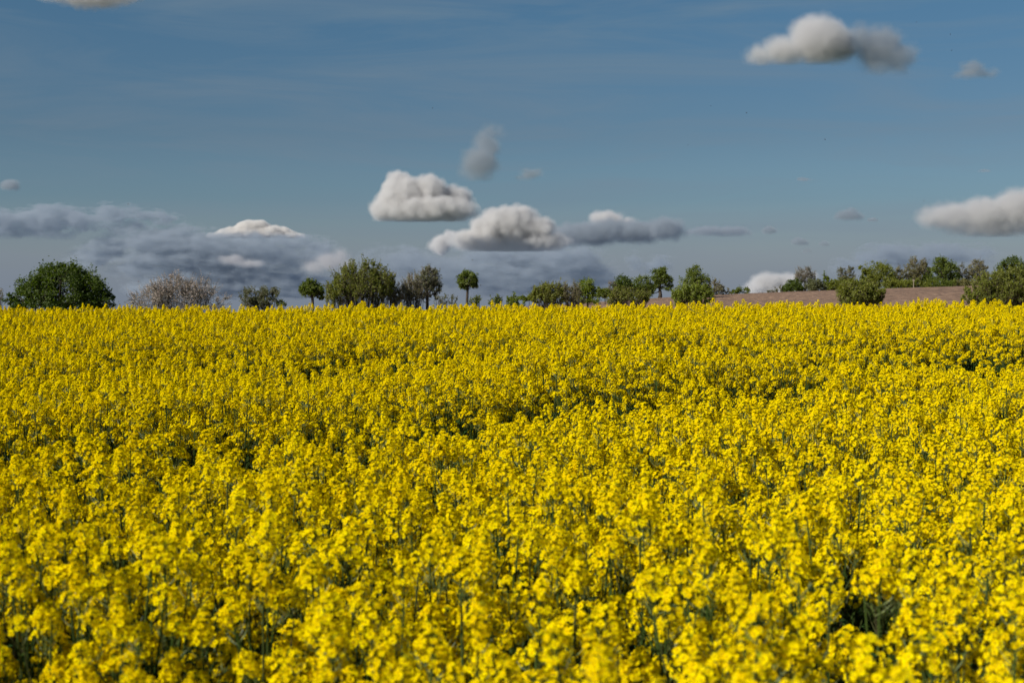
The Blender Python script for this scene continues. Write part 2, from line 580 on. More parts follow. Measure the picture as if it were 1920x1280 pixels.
proto = {}
for i in hero:
    k = int(var[i])
    if k not in proto:
        r = build_plant(k); proto[k] = (r, list(r.children))
    else:
        src, kids = proto[k]
        r = src.copy(); COL.objects.link(r)
        for c in kids:
            c2 = c.copy(); COL.objects.link(c2); c2.parent = r
    place(r, i)
    d = py_[i]
    pxx = 960 + px_[i] / d * F
    band = 'front row at the bottom edge' if d < 2.35 else ('second band up from the bottom edge' if d < 3.3 else 'far side of the foreground')
    side = 'left third' if pxx < 640 else ('middle third' if pxx < 1280 else 'right third')
    r['label'] = 'yellow flowering rapeseed plant, %s, %s of the photo' % (band, side)
    r['group'] = 'rapeseed plants, %s, %s' % (band, side)

# the rest of the crop: one mass, every plant a copy of the same kinds
srcs = bpy.data.collections.new('rapeseed_kinds')
for k in range(N_SPEC):
    g = Geo()
    g.addgeo(specs[k][1])
    # material indices: 0 stalk 1 leaf 2.. heads
    for a in g.P: pass
    lg = specs[k][2]
    G2 = Geo()
    G2.addgeo(specs[k][1])
    V = np.concatenate(lg.V); off = G2.n
    G2.V.append(V); G2.n += len(V)
    for kk in (3, 4):
        for p, q in zip(lg.P[kk], lg.M[kk]):
            G2.P[kk].append(p + off); G2.M[kk].append(q + 1)
    for hid, mat in specs[k][0]:
        h = heads[hid]
        V = np.concatenate(h.V); m = np.array(mat)
        V = V @ m[:3, :3].T + m[:3, 3]
        off = G2.n; G2.V.append(V); G2.n += len(V)
        for kk in (3, 4):
            for p, q in zip(h.P[kk], h.M[kk]):
                G2.P[kk].append(p + off); G2.M[kk].append(q + 2)
    me = G2.build('rapeseed_kind_%02d' % k, [M_stalk, M_rleaf] + HEAD_MATS)
    srcs.objects.link(bpy.data.objects.new('rapeseed_kind_%02d' % k, me))

rest = ~is_hero
me = bpy.data.meshes.new('rapeseed_crop')
Vr = np.stack([px_[rest], py_[rest], pz_[rest]], -1).astype(np.float32)
me.vertices.add(len(Vr)); me.vertices.foreach_set('co', Vr.ravel())
a = me.attributes.new('pick', 'INT', 'POINT'); a.data.foreach_set('value', var[rest].astype(np.int32))
a = me.attributes.new('turn', 'FLOAT_VECTOR', 'POINT'); a.data.foreach_set('vector', rot[rest].astype(np.float32).ravel())
a = me.attributes.new('size', 'FLOAT_VECTOR', 'POINT'); a.data.foreach_set('vector', np.stack([xy_sc[rest], xy_sc[rest], hs[rest]], -1).astype(np.float32).ravel())
crop = link('rapeseed_crop', me)
tag(crop, 'dense mass of yellow flowering rapeseed filling the field up to its crest', 'rapeseed crop', kind='stuff')
ng = bpy.data.node_groups.new('scatter_rapeseed', 'GeometryNodeTree')
ng.interface.new_socket('Geometry', in_out='INPUT', socket_type='NodeSocketGeometry')
ng.interface.new_socket('Geometry', in_out='OUTPUT', socket_type='NodeSocketGeometry')
gn = {}
for k, t in (('in', 'NodeGroupInput'), ('out', 'NodeGroupOutput'), ('ip', 'GeometryNodeInstanceOnPoints'), ('ci', 'GeometryNodeCollectionInfo'),
             ('a1', 'GeometryNodeInputNamedAttribute'), ('a2', 'GeometryNodeInputNamedAttribute'), ('a3', 'GeometryNodeInputNamedAttribute'), ('er', 'FunctionNodeEulerToRotation')):
    gn[k] = ng.nodes.new(t)
gn['ci'].inputs['Collection'].default_value = srcs
gn['ci'].inputs['Separate Children'].default_value = True
gn['ci'].inputs['Reset Children'].default_value = True
gn['a1'].data_type = 'INT'; gn['a1'].inputs['Name'].default_value = 'pick'
gn['a2'].data_type = 'FLOAT_VECTOR'; gn['a2'].inputs['Name'].default_value = 'turn'
gn['a3'].data_type = 'FLOAT_VECTOR'; gn['a3'].inputs['Name'].default_value = 'size'
gn['ip'].inputs['Pick Instance'].default_value = True
L_ = ng.links.new
L_(gn['in'].outputs[0], gn['ip'].inputs['Points'])
L_(gn['ci'].outputs[0], gn['ip'].inputs['Instance'])
L_(gn['a1'].outputs['Attribute'], gn['ip'].inputs['Instance Index'])
L_(gn['a2'].outputs['Attribute'], gn['er'].inputs[0]); L_(gn['er'].outputs[0], gn['ip'].inputs['Rotation'])
L_(gn['a3'].outputs['Attribute'], gn['ip'].inputs['Scale'])
L_(gn['ip'].outputs[0], gn['out'].inputs[0])
md = crop.modifiers.new('scatter', 'NODES'); md.node_group = ng
print('plants', n, 'hero', len(hero))

#PARTS
# ------------------------------------------------------------------ trees and shrubs beyond the crest
def ramp3(a, b, c): return [a, b, c]


LEAF = {
    'dark': leaf_mat('leaf_dark_green', [(0.049, 0.083, 0.010), (0.077, 0.120, 0.014), (0.111, 0.155, 0.021)], trans=0.42, gloss=0.02),
    'green': leaf_mat('leaf_green', [(0.087, 0.129, 0.016), (0.131, 0.174, 0.023), (0.183, 0.213, 0.032)], trans=0.42, gloss=0.02),
    'fresh': leaf_mat('leaf_fresh_green', [(0.133, 0.189, 0.014), (0.181, 0.233, 0.023), (0.229, 0.277, 0.032)], trans=0.42, gloss=0.02),
    'olive': leaf_mat('leaf_olive', [(0.125, 0.157, 0.016), (0.178, 0.207, 0.024), (0.237, 0.251, 0.038)], trans=0.42, gloss=0.02),
    'grey': leaf_mat('leaf_grey_green', [(0.11, 0.125, 0.055), (0.15, 0.165, 0.075), (0.19, 0.205, 0.10)], trans=0.4, gloss=0.01),
    'brown': leaf_mat('leaf_brown_buds', [(0.149, 0.139, 0.047), (0.196, 0.187, 0.062), (0.230, 0.229, 0.083)], trans=0.42, gloss=0.02),
    'blossom': leaf_mat('pale_blossom', [(0.36, 0.28, 0.26), (0.50, 0.42, 0.38), (0.62, 0.54, 0.49)], trans=0.3, gloss=0.0),
}
BARK = rough_mat('bark', (0.035, 0.028, 0.022), (0.085, 0.07, 0.055), 6, bump=0.5)
TWIG = rough_mat('twig_bark', (0.13, 0.112, 0.085), (0.22, 0.195, 0.155), 4, bump=0.2)
TWIGD = rough_mat('dark_twig_bark', (0.085, 0.072, 0.03), (0.13, 0.115, 0.06), 4, bump=0.2)


def leaf_cards(C, size, up=0.35, r=None):
    """pointed leaf faces (rhombs with a bend) at the centres C"""
    n = len(C)
    r = r or rng
    nrm = r.normal(0, 1, (n, 3)); nrm[:, 2] += up
    nrm /= np.linalg.norm(nrm, axis=1, keepdims=True)
    a = r.normal(0, 1, (n, 3)); a -= nrm * (a * nrm).sum(1, keepdims=True); a /= np.linalg.norm(a, axis=1, keepdims=True)
    b = np.cross(nrm, a)
    s = (size * r.uniform(.6, 1.3, n))[:, None]
    V = np.stack([C - a * s * .5, C - b * s * .3 + nrm * s * .06, C + a * s * .5, C + b * s * .3 + nrm * s * .06], 1).reshape(-1, 3)
    f = np.arange(n * 4).reshape(-1, 4)
    return V, f


def tree(name, label, cat, d, lobes, style='leafy', leaf='green', base=None, foot=None, trunk_r=None,
         clumps=90, per=40, size=0.2, crown_low=None, seed=1, group=None, bark=None, spread=.22, twigs=0, depth=1.0):
    """lobes: crown masses [(px, py, rx, ry)] as they stand at distance d; foot = photo column of the stem"""
    r = np.random.default_rng(seed)
    m = d / F
    L = []
    for (px, py, rx, ry) in lobes:
        c = P(px, py, d)
        L.append((c.x, c.y, c.z, rx * m, rx * m * depth, ry * m))
    L = np.array(L)
    x0 = P(foot if foot is not None else float(np.average([l[0] for l in lobes], weights=[l[2] for l in lobes])), 576, d).x
    z0 = float(ground(x0, d)) - .05
    root = empty(name, (x0, d, z0), label, cat, group)
    O = np.array([x0, d, z0])
    L[:, :3] -= O
    top = (L[:, 2] + L[:, 5]).max()
    lo = (L[:, 2] - L[:, 5]).min()
    area = L[:, 3] * L[:, 5]
    # clump centres spread through the lobes, more of them near the surface
    k = r.choice(len(L), clumps, p=area / area.sum())
    u = r.normal(0, 1, (clumps, 3)); u /= np.linalg.norm(u, axis=1, keepdims=True)
    rad = r.uniform(.35, 1.0, clumps) ** .55
    C = L[k, :3] + u * rad[:, None] * L[k, 3:6] * r.uniform(.86, 1.08, (clumps, 1))
    C[:, 2] = np.maximum(C[:, 2], .15)
    cs = np.minimum(L[k, 3], L[k, 5]) * spread * r.uniform(.6, 1.4, clumps)
    bg, fg = Geo(), Geo()
    tr = trunk_r or top * .022
    bark = bark or BARK
    if style in ('leafy', 'bare'):
        fork = np.array([0, 0, max(lo + .12 * (top - lo), .25 * top)])
        V, f = tubes(np.array([[(0, 0, -.2), fork * .5 + r.normal(0, tr * .5, 3) * [1, 1, 0], fork]]), np.array([[tr * 1.35, tr, tr * .85]]), 7)
        bg.add(V, f)
        V, f = tubes(np.array([[fork, (fork + [0, 0, top]) / 2 + r.normal(0, tr, 3), (L[0, 0] * .7, L[0, 1] * .5, top * .93)]]), np.array([[tr * .8, tr * .45, tr * .1]]), 5)
        bg.add(V, f)
        nl = max(7, len(L) * 3)
        li = r.choice(clumps, nl, replace=False)
        T = C[li]
        b0 = np.stack([np.zeros(nl), np.zeros(nl), r.uniform(fork[2], max(top * .75, fork[2] + .1), nl)], 1)
        b0[:, 2] = np.minimum(b0[:, 2], np.maximum(T[:, 2] - .05 * top, fork[2] * .9))
        mid = b0 * .45 + T * .55; mid[:, 2] -= .04 * top
        V, f = tubes(bez(b0, mid, T, 6), np.linspace(.32, .09, 6)[None] * tr * r.uniform(.7, 1.1, (nl, 1)), 5)
        bg.add(V, f)
        j = np.argmin(((C[:, None] - T[None]) ** 2).sum(2), 1)
        s0 = mid[j] * .5 + T[j] * .5
        V, f = tubes(bez(s0, (s0 + C) / 2 + r.normal(0, .03 * top, C.shape), C, 4), np.linspace(.16, .05, 4)[None] * tr * np.ones((clumps, 1)), 3)
        bg.add(V, f)
    else:      # shrubs: many stems fanning up from the ground
        b0 = np.stack([r.normal(0, 1, clumps) * .16 * np.ptp(L[:, 0]) * .5 + C[:, 0] * .45, r.normal(0, .25, clumps), np.full(clumps, -.1)], 1)
        mid = b0 * .5 + C * .5; mid[:, 2] += .15 * C[:, 2]
        mid[:, :2] = mid[:, :2] * .9
        V, f = tubes(bez(b0, mid, C, 5), np.linspace(1, .25, 5)[None] * tr * .35 * r.uniform(.6, 1.2, (clumps, 1)), 3)
        bg.add(V, f)
    if twigs:
        # fine twigs running outwards and upwards from every clump
        n = clumps * twigs
        kk = np.repeat(np.arange(clumps), twigs)
        ctr = L[k, :3]
        outw = (C - ctr); outw /= np.linalg.norm(outw, axis=1, keepdims=True) + 1e-6
        br = style == 'brush'
        dd = outw[kk] * (.4 if br else .65) + r.normal(0, .28 if br else .45, (n, 3)); dd[:, 2] += 1.0 if br else (.75 if style != 'blossom' else .45)
        dd /= np.linalg.norm(dd, axis=1, keepdims=True)
        ln = cs[kk] * r.uniform(.9, 2.3, n) * (1.5 if style in ('brush', 'blossom') else 1)
        s = C[kk] + r.normal(0, 1, (n, 3)) * cs[kk][:, None] * .35
        e = s + dd * ln[:, None]
        md = (s + e) / 2 + r.normal(0, 1, (n, 3)) * ln[:, None] * .07
        w = max(size * .10, .0135 * d / 100) 
        V, f = tubes(np.stack([s, md, e], 1), np.array([[1, .8, .4]]) * w * r.uniform(.6, 1.2, (n, 1)), 3)
        fg.add(V, f, 1)
        if per:
            m2 = n * per // max(twigs, 1)
            q = r.integers(0, n, m2); t = r.uniform(.1, 1.0, m2)[:, None]
            X = s[q] * (1 - t) + e[q] * t + r.normal(0, size * .35, (m2, 3))
            V, f = leaf_cards(X, size, .3, r)
            fg.add(V, f, 0)
    elif per:
        n = clumps * per
        kk = np.repeat(np.arange(clumps), per)
        X = C[kk] + r.normal(0, 1, (n, 3)) * cs[kk][:, None] * [1, 1, .8]
        X[:, 2] = np.maximum(X[:, 2], .1)
        V, f = leaf_cards(X, size, .5, r)
        fg.add(V, f, 0)
        # a few shoots breaking the outline
        ns = clumps // 2
        q = r.integers(0, clumps, ns)
        t = np.linspace(0, 1, 9)
        up = np.stack([r.normal(0, .25, ns), r.normal(0, .25, ns), r.uniform(.7, 1.2, ns)], 1)
        X = (C[q][:, None] + up[:, None] * t[None, :, None] * (cs[q] * 2.3)[:, None, None]).reshape(-1, 3)
        V, f = leaf_cards(X + r.normal(0, size * .25, X.shape), size * .9, .3, r)
        fg.add(V, f, 0)
    isT = style in ('leafy', 'bare')
    link('trunk' if isT else 'branches', bg.build('trunk' if isT else 'branches', [bark], smooth=True), root)
    link('crown' if isT else 'foliage', fg.build('crown' if isT else 'foliage', [LEAF[leaf], TWIGD if leaf in ('olive', 'green', 'fresh') else TWIG]), root)
    return root


G_left = 'bushes beyond the left of the field'
# big dark bush at far left
tree('dark_bush', 'big dense dark green bush standing beyond the left end of the field', 'bush', 120,
     [(118, 545, 62, 50), (72, 543, 38, 36), (165, 548, 36, 36), (192, 562, 22, 22), (40, 566, 28, 22), (95, 516, 24, 20), (128, 512, 26, 18), (150, 520, 20, 20), (26, 572, 20, 18)],
     'leafy', 'dark', clumps=330, per=75, size=.20, seed=3, spread=.15)
tree('bare_shrub', 'thin grey twiggy shrub cut off by the left edge of the photo', 'shrub', 135,
     [(-6, 560, 12, 22)], 'brush', 'brown', clumps=30, per=6, size=.13, twigs=8, seed=4)
tree('blossoming_shrub', 'pale pinkish white blossoming shrub with spiky bare twigs', 'shrub', 115,
     [(335, 556, 60, 26), (285, 562, 38, 20), (388, 562, 38, 20), (326, 540, 32, 20), (368, 546, 28, 18), (300, 546, 24, 16)],
     'blossom', 'blossom', clumps=250, per=26, size=.115, twigs=9, seed=5, spread=.32, trunk_r=.07)
tree('sparse_shrub', 'low sparse grey green shrub with two humps left of a small round tree', 'shrub', 130,
     [(472, 562, 20, 20), (505, 556, 17, 18), (488, 570, 22, 14)], 'brush', 'grey', clumps=110, per=38, size=.16, twigs=5, seed=6, spread=.22, trunk_r=.1)
tree('low_shrub', 'tiny dark shrub barely showing over the flowers beside the sparse grey shrub', 'shrub', 130,
     [(528, 571, 10, 6)], 'brush', 'green', clumps=20, per=20, size=.14, twigs=3, seed=7)
tree('round_tree', 'small round green tree on a thin trunk left of the big olive bush', 'tree', 140,
     [(583, 541, 17, 16), (570, 543, 10, 12), (597, 546, 10, 13), (578, 533, 11, 10), (603, 556, 5, 7)], 'leafy', 'green', foot=586, clumps=110, per=45, size=.19, seed=8, spread=.17, trunk_r=.16)
tree('willow_bush', 'tall olive green bush of upright leafy shoots in the centre left', 'bush', 125,
     [(680, 535, 42, 38), (650, 545, 32, 34), (712, 540, 26, 38), (630, 556, 22, 24), (665, 520, 22, 24), (698, 515, 20, 22), (636, 536, 14, 18)],
     'brush', 'olive', clumps=330, per=34, size=.17, twigs=7, seed=9, spread=.2, trunk_r=.12)
tree('brownish_shrub', 'brown twiggy shrub leaning on the right side of the olive bush', 'shrub', 127,
     [(735, 545, 16, 28), (748, 560, 16, 18)], 'brush', 'brown', clumps=90, per=14, size=.14, twigs=8, seed=10, spread=.26, trunk_r=.1)
tree('budding_shrub', 'bare brown shrub of upright twigs left of the grey fine twigged tree', 'shrub', 128,
     [(772, 545, 16, 28), (760, 558, 14, 18), (785, 555, 12, 22)], 'brush', 'brown', clumps=110, per=18, size=.13, twigs=9, seed=11, spread=.28, trunk_r=.1)
tree('fine_twigged_tree', 'grey olive tree with a fine twigged crown at the right end of the olive bushes', 'tree', 130,
     [(803, 525, 20, 22), (792, 538, 18, 22), (815, 542, 13, 20), (806, 512, 13, 11)], 'bare', 'grey', foot=801, clumps=170, per=26, size=.13, twigs=9, seed=12, spread=.24, trunk_r=.16)
tree('sapling', 'thin sapling shoots standing just left of the lone round tree', 'sapling', 110,
     [(822, 568, 8, 10), (836, 566, 7, 11), (850, 565, 6, 12)], 'brush', 'grey', clumps=36, per=10, size=.12, twigs=3, seed=13, spread=.4)
tree('lone_tree', 'lone small round tree on a thin crooked trunk against the sky', 'tree', 145,
     [(876, 525, 17, 16), (866, 527, 10, 13), (887, 528, 10, 14), (874, 516, 11, 9), (890, 535, 5, 7), (868, 537, 8, 6)], 'leafy', 'green', foot=877, clumps=110, per=42, size=.2, seed=14, spread=.17, trunk_r=.15)
tree('small_shrub', 'small green shrub at the foot of the lone tree', 'shrub', 112,
     [(888, 567, 9, 8), (896, 563, 5, 9)], 'brush', 'green', clumps=30, per=18, size=.12, twigs=3, seed=15, spread=.3)
tree('small_shrub', 'small sprawling green shrub right of the lone tree', 'shrub', 112,
     [(928, 570, 12, 8), (934, 563, 6, 8)], 'brush', 'green', clumps=36, per=18, size=.12, twigs=3, seed=16, spread=.3)
tree('leafy_sapling_clump', 'clump of bright green upright saplings right of the small shrubs', 'shrub', 108,
     [(955, 565, 6, 12), (966, 567, 9, 12), (974, 571, 8, 8)], 'brush', 'fresh', clumps=44, per=22, size=.14, twigs=3, seed=17, spread=.3)

# middle bushes in front of the ploughed field
tree('far_hedge_bush', 'low dark bush at the left tip of the ploughed field', 'bush', 330,
     [(988, 559, 14, 6), (1000, 556, 8, 8)], 'leafy', 'green', clumps=60, per=30, size=.4, seed=18)
tree('rounded_bush', 'rounded olive bush, leftmost of those in front of the ploughed field', 'bush', 190,
     [(1035, 556, 24, 20), (1018, 551, 18, 14), (1045, 548, 14, 12), (1008, 560, 14, 12), (1024, 545, 10, 11)], 'brush', 'olive', clumps=160, per=26, size=.26, twigs=6, seed=19, spread=.22, trunk_r=.14)
tree('twiggy_bush', 'brown twiggy bush between the rounded olive bush and the pale green tree', 'bush', 190,
     [(1070, 553, 16, 18), (1085, 562, 16, 12)], 'brush', 'brown', clumps=110, per=18, size=.22, twigs=7, seed=20, spread=.25, trunk_r=.14)
tree('pale_green_tree', 'round pale green tree rising behind brown undergrowth left of the paired dark trees', 'tree', 230,
     [(1099, 537, 16, 17), (1092, 545, 12, 12), (1108, 546, 12, 13), (1114, 558, 14, 12), (1095, 560, 16, 12)], 'leafy', 'fresh', clumps=120, per=36, size=.26, seed=21, spread=.18)
tree('undergrowth_bush', 'dark green low bush right of the pale green tree', 'bush', 300,
     [(1132, 550, 14, 9), (1124, 545, 6, 8), (1146, 553, 9, 5)], 'leafy', 'green', clumps=70, per=30, size=.34, seed=22)
tree('leafless_tree', 'grey leafless tree left of the dark round tree', 'tree', 325,
     [(1147, 541, 10, 14), (1142, 549, 10, 8)], 'bare', 'grey', clumps=60, per=6, size=.3, twigs=7, seed=23, trunk_r=.25)
tree('dark_round_tree', 'dark round tree on the hedge line between a leafless tree and a tall green tree', 'tree', 330,
     [(1167, 531, 18, 14), (1160, 538, 12, 12), (1178, 538, 12, 12), (1168, 548, 16, 10)], 'leafy', 'dark', clumps=130, per=40, size=.36, seed=24, spread=.17)
tree('mid_green_tree', 'mid green tree squeezed between the dark round tree and the tall green tree', 'tree', 335,
     [(1203, 533, 17, 16), (1195, 545, 14, 12), (1214, 548, 12, 12)], 'leafy', 'green', clumps=110, per=34, size=.36, seed=25, spread=.18)
tree('tall_green_tree', 'tall green tree with a lopsided crown and dark trunk, centre of the ridge', 'tree', 335,
     [(1237, 520, 16, 16), (1240, 510, 11, 10), (1226, 530, 14, 14), (1251, 530, 12, 16), (1257, 537, 6, 10), (1222, 542, 10, 12)], 'leafy', 'green', foot=1237, clumps=150, per=40, size=.36, seed=26, spread=.16, trunk_r=.42)
tree('brown_bush', 'wide brown olive bush in front of the dark round tree', 'bush', 185,
     [(1180, 560, 34, 14), (1165, 556, 20, 16), (1200, 560, 24, 12), (1150, 566, 14, 9)], 'brush', 'olive', clumps=170, per=20, size=.24, twigs=6, seed=27, spread=.25, trunk_r=.14)
tree('poplar_tree', 'tall dome shaped green tree behind a fresh green bush near the centre right', 'tree', 300,
     [(1303, 518, 20, 20), (1295, 530, 20, 20), (1316, 530, 18, 20), (1302, 508, 12, 11), (1280, 548, 16, 14), (1320, 545, 16, 14)], 'leafy', 'green', clumps=190, per=40, size=.33, seed=28, spread=.16)
tree('fresh_green_bush', 'fresh yellow green bush at the foot of the dome shaped tree', 'bush', 180,
     [(1295, 553, 30, 18), (1275, 560, 16, 14), (1318, 560, 20, 14), (1305, 545, 16, 12)], 'brush', 'fresh', clumps=170, per=34, size=.24, twigs=4, seed=29, spread=.22, trunk_r=.12)
tree('budding_tree', 'brown budding tree leaning off the right side of the dome shaped tree', 'tree', 320,
     [(1340, 536, 12, 12), (1348, 544, 10, 10), (1330, 545, 12, 12), (1362, 548, 8, 6)], 'bare', 'brown', clumps=110, per=12, size=.3, twigs=7, seed=30, spread=.25)
tree('ridge_shrub', 'small green shrub with two bumps alone on the ridge left of the white cloud', 'shrub', 340,
     [(1386, 544, 7, 7), (1377, 548, 9, 5), (1400, 546, 8, 6)], 'leafy', 'green', clumps=60, per=26, size=.3, seed=31)

# hedge line along the top of the ploughed field
tree('grey_shrub', 'grey low shrub in front of the white cloud on the ridge', 'shrub', 345,
     [(1452, 545, 7, 6), (1444, 547, 5, 4), (1465, 542, 4, 8)], 'bare', 'grey', clumps=50, per=8, size=.3, twigs=5, seed=32)
tree('round_dark_bush', 'round dark bush left of the bare round tree on the ridge', 'bush', 345,
     [(1487, 537, 16, 12), (1475, 541, 11, 8), (1499, 541, 9, 7), (1490, 529, 9, 7)], 'leafy', 'dark', clumps=120, per=36, size=.34, seed=33, spread=.18)
tree('bare_round_tree', 'bare pale round crowned tree on a thin trunk on the ridge', 'tree', 348,
     [(1509, 517, 16, 15), (1500, 521, 10, 11), (1520, 519, 9, 12)], 'bare', 'grey', foot=1509, clumps=130, per=4, size=.26, twigs=8, seed=34, spread=.25, bark=TWIG, trunk_r=.26)
tree('grey_green_bush', 'grey green rounded bush right of the bare round tree', 'bush', 345,
     [(1528, 535, 18, 12), (1519, 540, 11, 8), (1540, 539, 11, 9)], 'leafy', 'grey', clumps=110, per=36, size=.34, seed=35, spread=.18)
tree('pointed_tree', 'slim pointed light green tree on the ridge', 'tree', 350,
     [(1549, 529, 6, 14), (1553, 537, 9, 10), (1546, 515, 3, 7)], 'leafy', 'fresh', clumps=60, per=34, size=.3, seed=36, spread=.2)
tree('low_green_bush', 'low green bush between the pointed tree and the forked grey tree', 'bush', 350,
     [(1568, 534, 10, 9), (1561, 540, 8, 6)], 'leafy', 'green', clumps=60, per=34, size=.34, seed=37)
tree('forked_grey_tree', 'grey green forked tree with an open crown behind the near olive bush', 'tree', 350,
     [(1580, 514, 10, 13), (1592, 518, 11, 16), (1588, 532, 14, 13), (1574, 507, 6, 7), (1594, 504, 6, 6)], 'bare', 'grey', clumps=130, per=14, size=.3, twigs=6, seed=38, spread=.22)
tree('broad_olive_tree', 'broad olive brown tree behind the near olive bush', 'tree', 352,
     [(1645, 510, 28, 20), (1626, 514, 14, 12), (1664, 512, 16, 16), (1650, 526, 28, 14), (1630, 527, 18, 12), (1642, 496, 12, 9), (1618, 503, 8, 6)], 'leafy', 'olive', clumps=220, per=34, size=.36, seed=39, spread=.17)
tree('hedge_shrub', 'dusky brown shrub filling the gap right of the broad olive tree', 'shrub', 352,
     [(1685, 518, 12, 15), (1678, 527, 12, 12), (1696, 528, 10, 11)], 'bare', 'brown', clumps=100, per=14, size=.34, twigs=6, seed=40, spread=.25)
tree('brown_crowned_tree', 'brown budding tree left of the bright green tree', 'tree', 354,
     [(1722, 502, 18, 18), (1710, 512, 16, 16), (1732, 515, 14, 18), (1716, 525, 20, 12)], 'bare', 'brown', clumps=190, per=26, size=.34, twigs=7, seed=41, spread=.22)
tree('bright_green_tree', 'bright green spreading tree with a visible dark trunk on the hedge line', 'tree', 352,
     [(1768, 502, 22, 20), (1752, 514, 18, 14), (1784, 508, 16, 18), (1745, 523, 16, 9), (1790, 522, 12, 12), (1762, 490, 12, 10)], 'leafy', 'green', foot=1771, clumps=200, per=36, size=.36, seed=42, spread=.16, trunk_r=.4)
tree('thin_bare_tree', 'thin bare tree just right of the bright green tree', 'tree', 356,
     [(1803, 508, 9, 14), (1806, 522, 11, 14)], 'bare', 'grey', clumps=80, per=6, size=.3, twigs=7, seed=43, spread=.25)
tree('pinkish_brown_tree', 'pinkish brown tree standing over the hedge left of the big near bush', 'tree', 356,
     [(1832, 500, 14, 13), (1824, 508, 12, 12), (1841, 508, 12, 13), (1832, 524, 20, 14)], 'bare', 'brown', clumps=170, per=12, size=.34, twigs=7, seed=44, spread=.22)
tree('dark_leafy_tree', 'dark green tree showing over the big near bush at the right edge', 'tree', 300,
     [(1893, 494, 16, 14), (1884, 504, 14, 16), (1908, 500, 14, 18), (1900, 520, 26, 18)], 'leafy', 'dark', clumps=150, per=40, size=.3, seed=45, spread=.17)
for i, (a, b, lf, wh) in enumerate(((1835, 1868, 'olive', 'under the pinkish brown tree'), (1745, 1790, 'green', 'around the trunk of the bright green tree'), (1560, 1600, 'olive', 'at the foot of the forked grey tree'), (1660, 1700, 'olive', 'under the broad olive tree'), (1700, 1748, 'olive', 'under the brown budding tree'), (1786, 1835, 'brown', 'under the thin bare tree'))):
    tree('hedge_bush', 'dark low hedge bush %s' % wh, 'bush', 349,
         [(a + (b - a) * t, 534 + q, 11, 9) for t, q in ((.1, 0), (.4, -2), (.65, 1), (.9, -1))], 'leafy', lf, clumps=90, per=34, size=.34, seed=50 + i, spread=.25, group='low hedge bushes under the ridge trees')
# near bushes on the right
tree('near_olive_bush', 'near olive green bush of leafy shoots standing in front of the ploughed field', 'bush', 165,
     [(1612, 552, 38, 22), (1590, 558, 20, 22), (1638, 558, 20, 18), (1605, 538, 22, 14), (1625, 543, 16, 12), (1584, 545, 10, 12), (1652, 556, 9, 14)],
     'brush', 'olive', clumps=260, per=34, size=.23, twigs=5, seed=60, spread=.2, trunk_r=.14)
tree('big_near_bush', 'big olive green bush filling the right edge above the flowers', 'bush', 150,
     [(1880, 545, 50, 34), (1840, 556, 32, 24), (1930, 545, 45, 36), (1862, 528, 28, 20), (1820, 565, 18, 14), (1905, 520, 26, 18), (1880, 560, 50, 22)],
     'brush', 'olive', clumps=420, per=34, size=.21, twigs=5, seed=61, spread=.18, trunk_r=.14)
# wooden post with a small box, at the top of the ploughed field
pp = P(1713, 536, 346)
post_root = empty('wooden_post', (pp.x, pp.y, float(ground(pp.x, pp.y))), 'pale wooden post with a small box in front of the brown hedge', 'post')
g = Geo()
V, f = tubes(np.array([[(0, 0, -.3), (0, 0, 1.0), (0.01, 0, 2.0)]]), np.array([[.10, .09, .08]]), 8); g.add(V, f)
M_wood = rough_mat('weathered_wood', (0.22, 0.19, 0.14), (0.36, 0.32, 0.25), 9, bump=.3)
link('post', g.build('post', [M_wood]), post_root)


def box_geo(x0, x1, y0, y1, z0, z1):
    V = [(x, y, z) for z in (z0, z1) for y in (y0, y1) for x in (x0, x1)]
    return V, [(0, 2, 3, 1), (4, 5, 7, 6), (0, 1, 5, 4), (2, 6, 7, 3), (0, 4, 6, 2), (1, 3, 7, 5)]


g = Geo()
V, f = box_geo(-.18, .18, -.2, .16, 1.7, 2.12); g.add(V, f)
V, f = box_geo(-.24, .24, -.27, .2, 2.122, 2.18); g.add(V, f)
link('box', g.build('box', [M_wood]), post_root)


# ------------------------------------------------------------------ insects in the air over the crop
M_ins = rough_mat('insect_body', (0.01, 0.01, 0.01), (0.03, 0.025, 0.02), 60)
M_wing = leaf_mat('insect_wing', [(0.10, 0.10, 0.11), (0.14, 0.14, 0.15)], trans=.5, gloss=.05)


def insect_mesh():
    g, w = Geo(), Geo()
    for c, l, r_ in (((-.0065, 0, 0), .0085, .0026), ((.001, 0, .0003), .005, .0024), ((.0055, 0, 0), .0028, .0016)):
        V, q, t = ellipsoid(c, (1, 0, 0), r_, l); g.add(V, q); g.add(V, t)
    for s in (-1, 1):
        w.add([(.003, 0, .002), (.000, s * .006, .006), (-.005, s * .0115, .008), (-.006, s * .006, .005)], [(0, 1, 2, 3)])
    return g.build('body', [M_ins]), w.build('wings', [M_wing])


